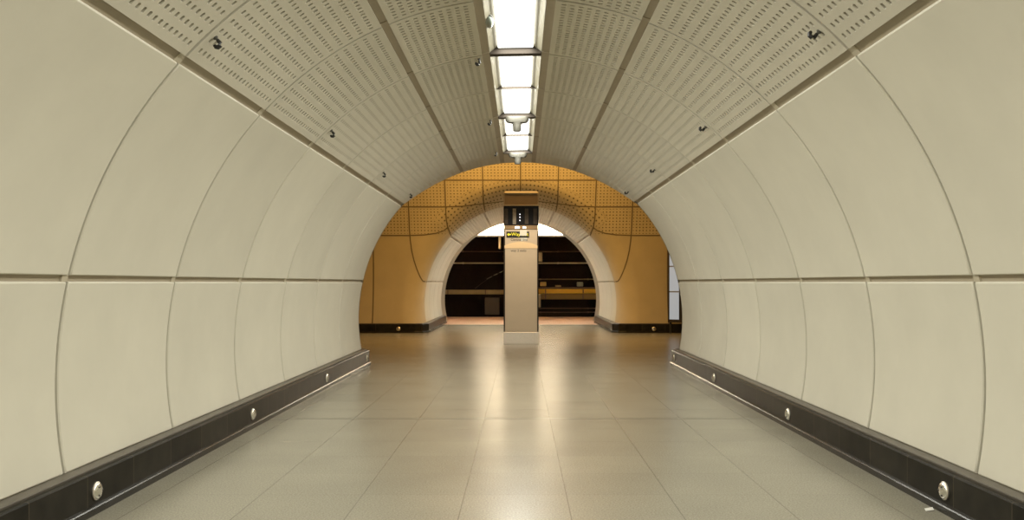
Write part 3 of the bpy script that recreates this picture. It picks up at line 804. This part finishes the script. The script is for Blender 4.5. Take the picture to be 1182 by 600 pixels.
conduit('conduit', 360.3, 0.022, M['pipe_dim'], 0.4, 6.5, 'lowest dim pipe on the trackside wall, near the platform edge')
def tray(y0, y1, x0, x1, mtl, d, name, label, cat):
    o = empty(name, (0, WY, wz(y1))); tag(o, label, cat); h = wz(y0)-wz(y1)
    m = MB(); m.bbox(x0, x1, -d, 0, 0, h, 0.015); m.build('tray', mtl, o)
    for i in range(int((x1-x0)/1.5)):
        x = x0+0.6+i*1.5; q = MB(); q.bbox(x-0.02, x+0.02, -d-0.012, -d+0.004, 0.01, h-0.01, 0.003); q.build('bracket', M['pipe_dim'], o)
    return o
tray(334.3, 339.6, -6.5, -0.4, M['pipe_olive'], 0.12, 'cable_tray', 'olive brown cable tray on the trackside wall left of the totem', 'cable tray')
tray(333.4, 338.6, 0.4, 6.5, M['pipe_gold'], 0.16, 'cable_tray', 'bright ochre cable tray on the trackside wall right of the totem', 'cable tray')
tray(338.9, 345.5, 0.4, 6.5, M['pipe_brown'], 0.07, 'cable_tray', 'darker brown cable tray directly under the ochre tray', 'cable tray')
tray(331.3, 333.2, 0.4, 6.5, M['pipe_dim'], 0.07, 'cable_tray', 'narrow dark cable tray directly above the ochre tray', 'cable tray')
def case(name, x0, x1, y0, y1, mtl, d, label, back=0.0, cat='box'):
    o = empty(name, (wx((x0+x1)/2), WY-back, wz(y1))); tag(o, label, cat)
    w, h = (wx(x1)-wx(x0))/2, wz(y0)-wz(y1)
    m = MB(); m.bbox(-w, w, -d, 0, 0, h, min(0.02, w*0.2)); m.build('case', mtl, o)
    m = MB(); m.bbox(-w*0.8, w*0.8, -d-0.012, -d+0.004, h*0.12, h*0.88, 0.004); m.build('lid', mtl, o)
    return o
case('junction_box', 619.5, 626.2, 291.5, 302.0, M['box_cream'], 0.16, 'cream box above the pale pipe, just right of the totem')
case('junction_box', 623.6, 630.8, 325.2, 330.3, M['box_ochre'], 0.14, 'small ochre box above the cable tray, right of the totem')
case('junction_box', 619.5, 624.2, 339.3, 354.4, M['box_cream'], 0.10, 'tall cream box in front of the cable trays, beside the totem edge', 0.18)
case('junction_box', 641, 648, 329.0, 331.0, M['pipe_olive'], 0.10, 'low brown box on the narrow tray, between ochre box and grey-green case')
case('signal_case', 666, 673.2, 325.3, 330.6, M['box_grey'], 0.16, 'grey-green case above the cable tray near the arch edge', cat='case')
case('equipment_cabinet', 560, 577, 343.5, 363, M['cable_dark'], 0.3, 'dim equipment cabinet under the olive tray, left of the totem', cat='cabinet')
# hanging plate left of the totem
Hn = empty('hanging_sign', (wx(576.6)*0.86, 31.9, 2.43)); tag(Hn, 'narrow pale sign hanging over the platform, just left of the totem', 'sign')
m = MB(); m.bbox(-0.035, 0.035, -0.4, 0.4, 0.0, 0.42, 0.008); m.build('plate', M['box_cream'], Hn)
for y in (-0.3, 0.3):
    m = MB(); m.tube([(0, y, 0.41), (0, y, 2.08)], 0.01, 8); m.build('hanger', M['housing'], Hn)
# slanting cable on the sooty wall
Cb = empty('slanting_cable', (0, WY-0.02, 0)); tag(Cb, 'faint cable climbing slantwise over the dark wall left of the totem', 'cable')
pts = [(548.5, 333), (556, 327), (566, 320), (574, 316), (582, 312)]
m = MB(); m.tube([(wx(x), 0, wz(y)) for x, y in pts], 0.014, 8); m.build('sheath', M['cable_dark'], Cb)
for (x0, y0, x1, y1) in ((562, 322, 568, 319), (570, 317.8, 574.5, 315.9), (577, 314.6, 580, 313.2)):
    q = MB(); q.tube([(wx(x0), -0.004, wz(y0)), (wx(x1), -0.004, wz(y1))], 0.018, 8); q.build('sleeve', M['box_grey'], Cb)

# glint on the right-hand kerb, made as a small white flake
sc = MB(); sc.add([(0,0,0.001),(0.05,0.012,0.004),(0.058,0.05,0.010),(0.012,0.045,0.003),(0,0,0.003),(0.05,0.012,0.006),(0.058,0.05,0.012),(0.012,0.045,0.005)],
                  [(0,1,2,3),(4,5,6,7),(0,1,5,4),(1,2,6,5),(2,3,7,6),(3,0,4,7)])
tag(sc.build('kerb_glint', M['pale_sheet'], None, (2.215, 4.97, 0)), 'white glint at the kerb of the right wall, made as a small flake', 'pale_sheet')

# ------------------------------------------------------------------ light of the place
WARM, AMBER = (1.0, 0.56, 0.14), (1.0, 0.42, 0.075)
# unseen warm lamps along the concourse ceiling, washing down the far wall
for x, p, WARM in ((-4.6, 8, AMBER), (-1.1, 98, WARM), (1.1, 98, WARM), (4.6, 8, AMBER)):
    area('unseen_concourse_lamp', (x, 20.7, 4.85), (R_(18), 0, 0), 1.4, 0.2, p, WARM)
area('unseen_concourse_lamp', (0, 18.1, 4.45), (R_(12), 0, 0), 1.2, 0.2, 26, (1.0, 0.58, 0.20))  # extra unseen lamp, added to brighten the totem cap, header and floor
# narrow spotlight on the concourse side of the tunnel mouth, trained on the totem
sl = bpy.data.lights.new('totem_spot', 'SPOT'); sl.energy = 320; sl.color = (1.0, 0.80, 0.58); sl.spot_size = R_(46); sl.spot_blend = 0.5; sl.shadow_soft_size = 0.08
so = bpy.data.objects.new('totem_spot', sl); C.objects.link(so); so.location = (0, 16.7, 3.8)
so.rotation_euler = (Vector((0.01, PY, 1.15)) - Vector(so.location)).to_track_quat('-Z', 'Y').to_euler()

w = bpy.data.worlds.new('World'); bpy.context.scene.world = w; w.use_nodes = True
w.node_tree.nodes['Background'].inputs[0].default_value = (1.0, 0.9, 0.72, 1); w.node_tree.nodes['Background'].inputs[1].default_value = 0.15

# ------------------------------------------------------------------ camera
cd = bpy.data.cameras.new('Camera'); cam = bpy.data.objects.new('Camera', cd); C.objects.link(cam)
cam.location = (0, 0, H); cam.rotation_euler = (pi/2, 0, 0)
cd.sensor_width = 36; cd.lens = 36*F/1182; cd.shift_x = -(600.8-591)/1182; cd.shift_y = (326-300)/1182
cd.clip_end = 200
sc_ = bpy.context.scene; sc_.camera = cam
vs_ = sc_.view_settings; vs_.view_transform = 'Standard'; vs_.look = 'None'; vs_.gamma = 1; vs_.use_curve_mapping = False; vs_.exposure = 0.0
sc_.cycles.caustics_reflective = False; sc_.cycles.caustics_refractive = False; sc_.cycles.sample_clamp_indirect = 5.0
sc_.cycles.max_bounces = 10; sc_.cycles.diffuse_bounces = 6
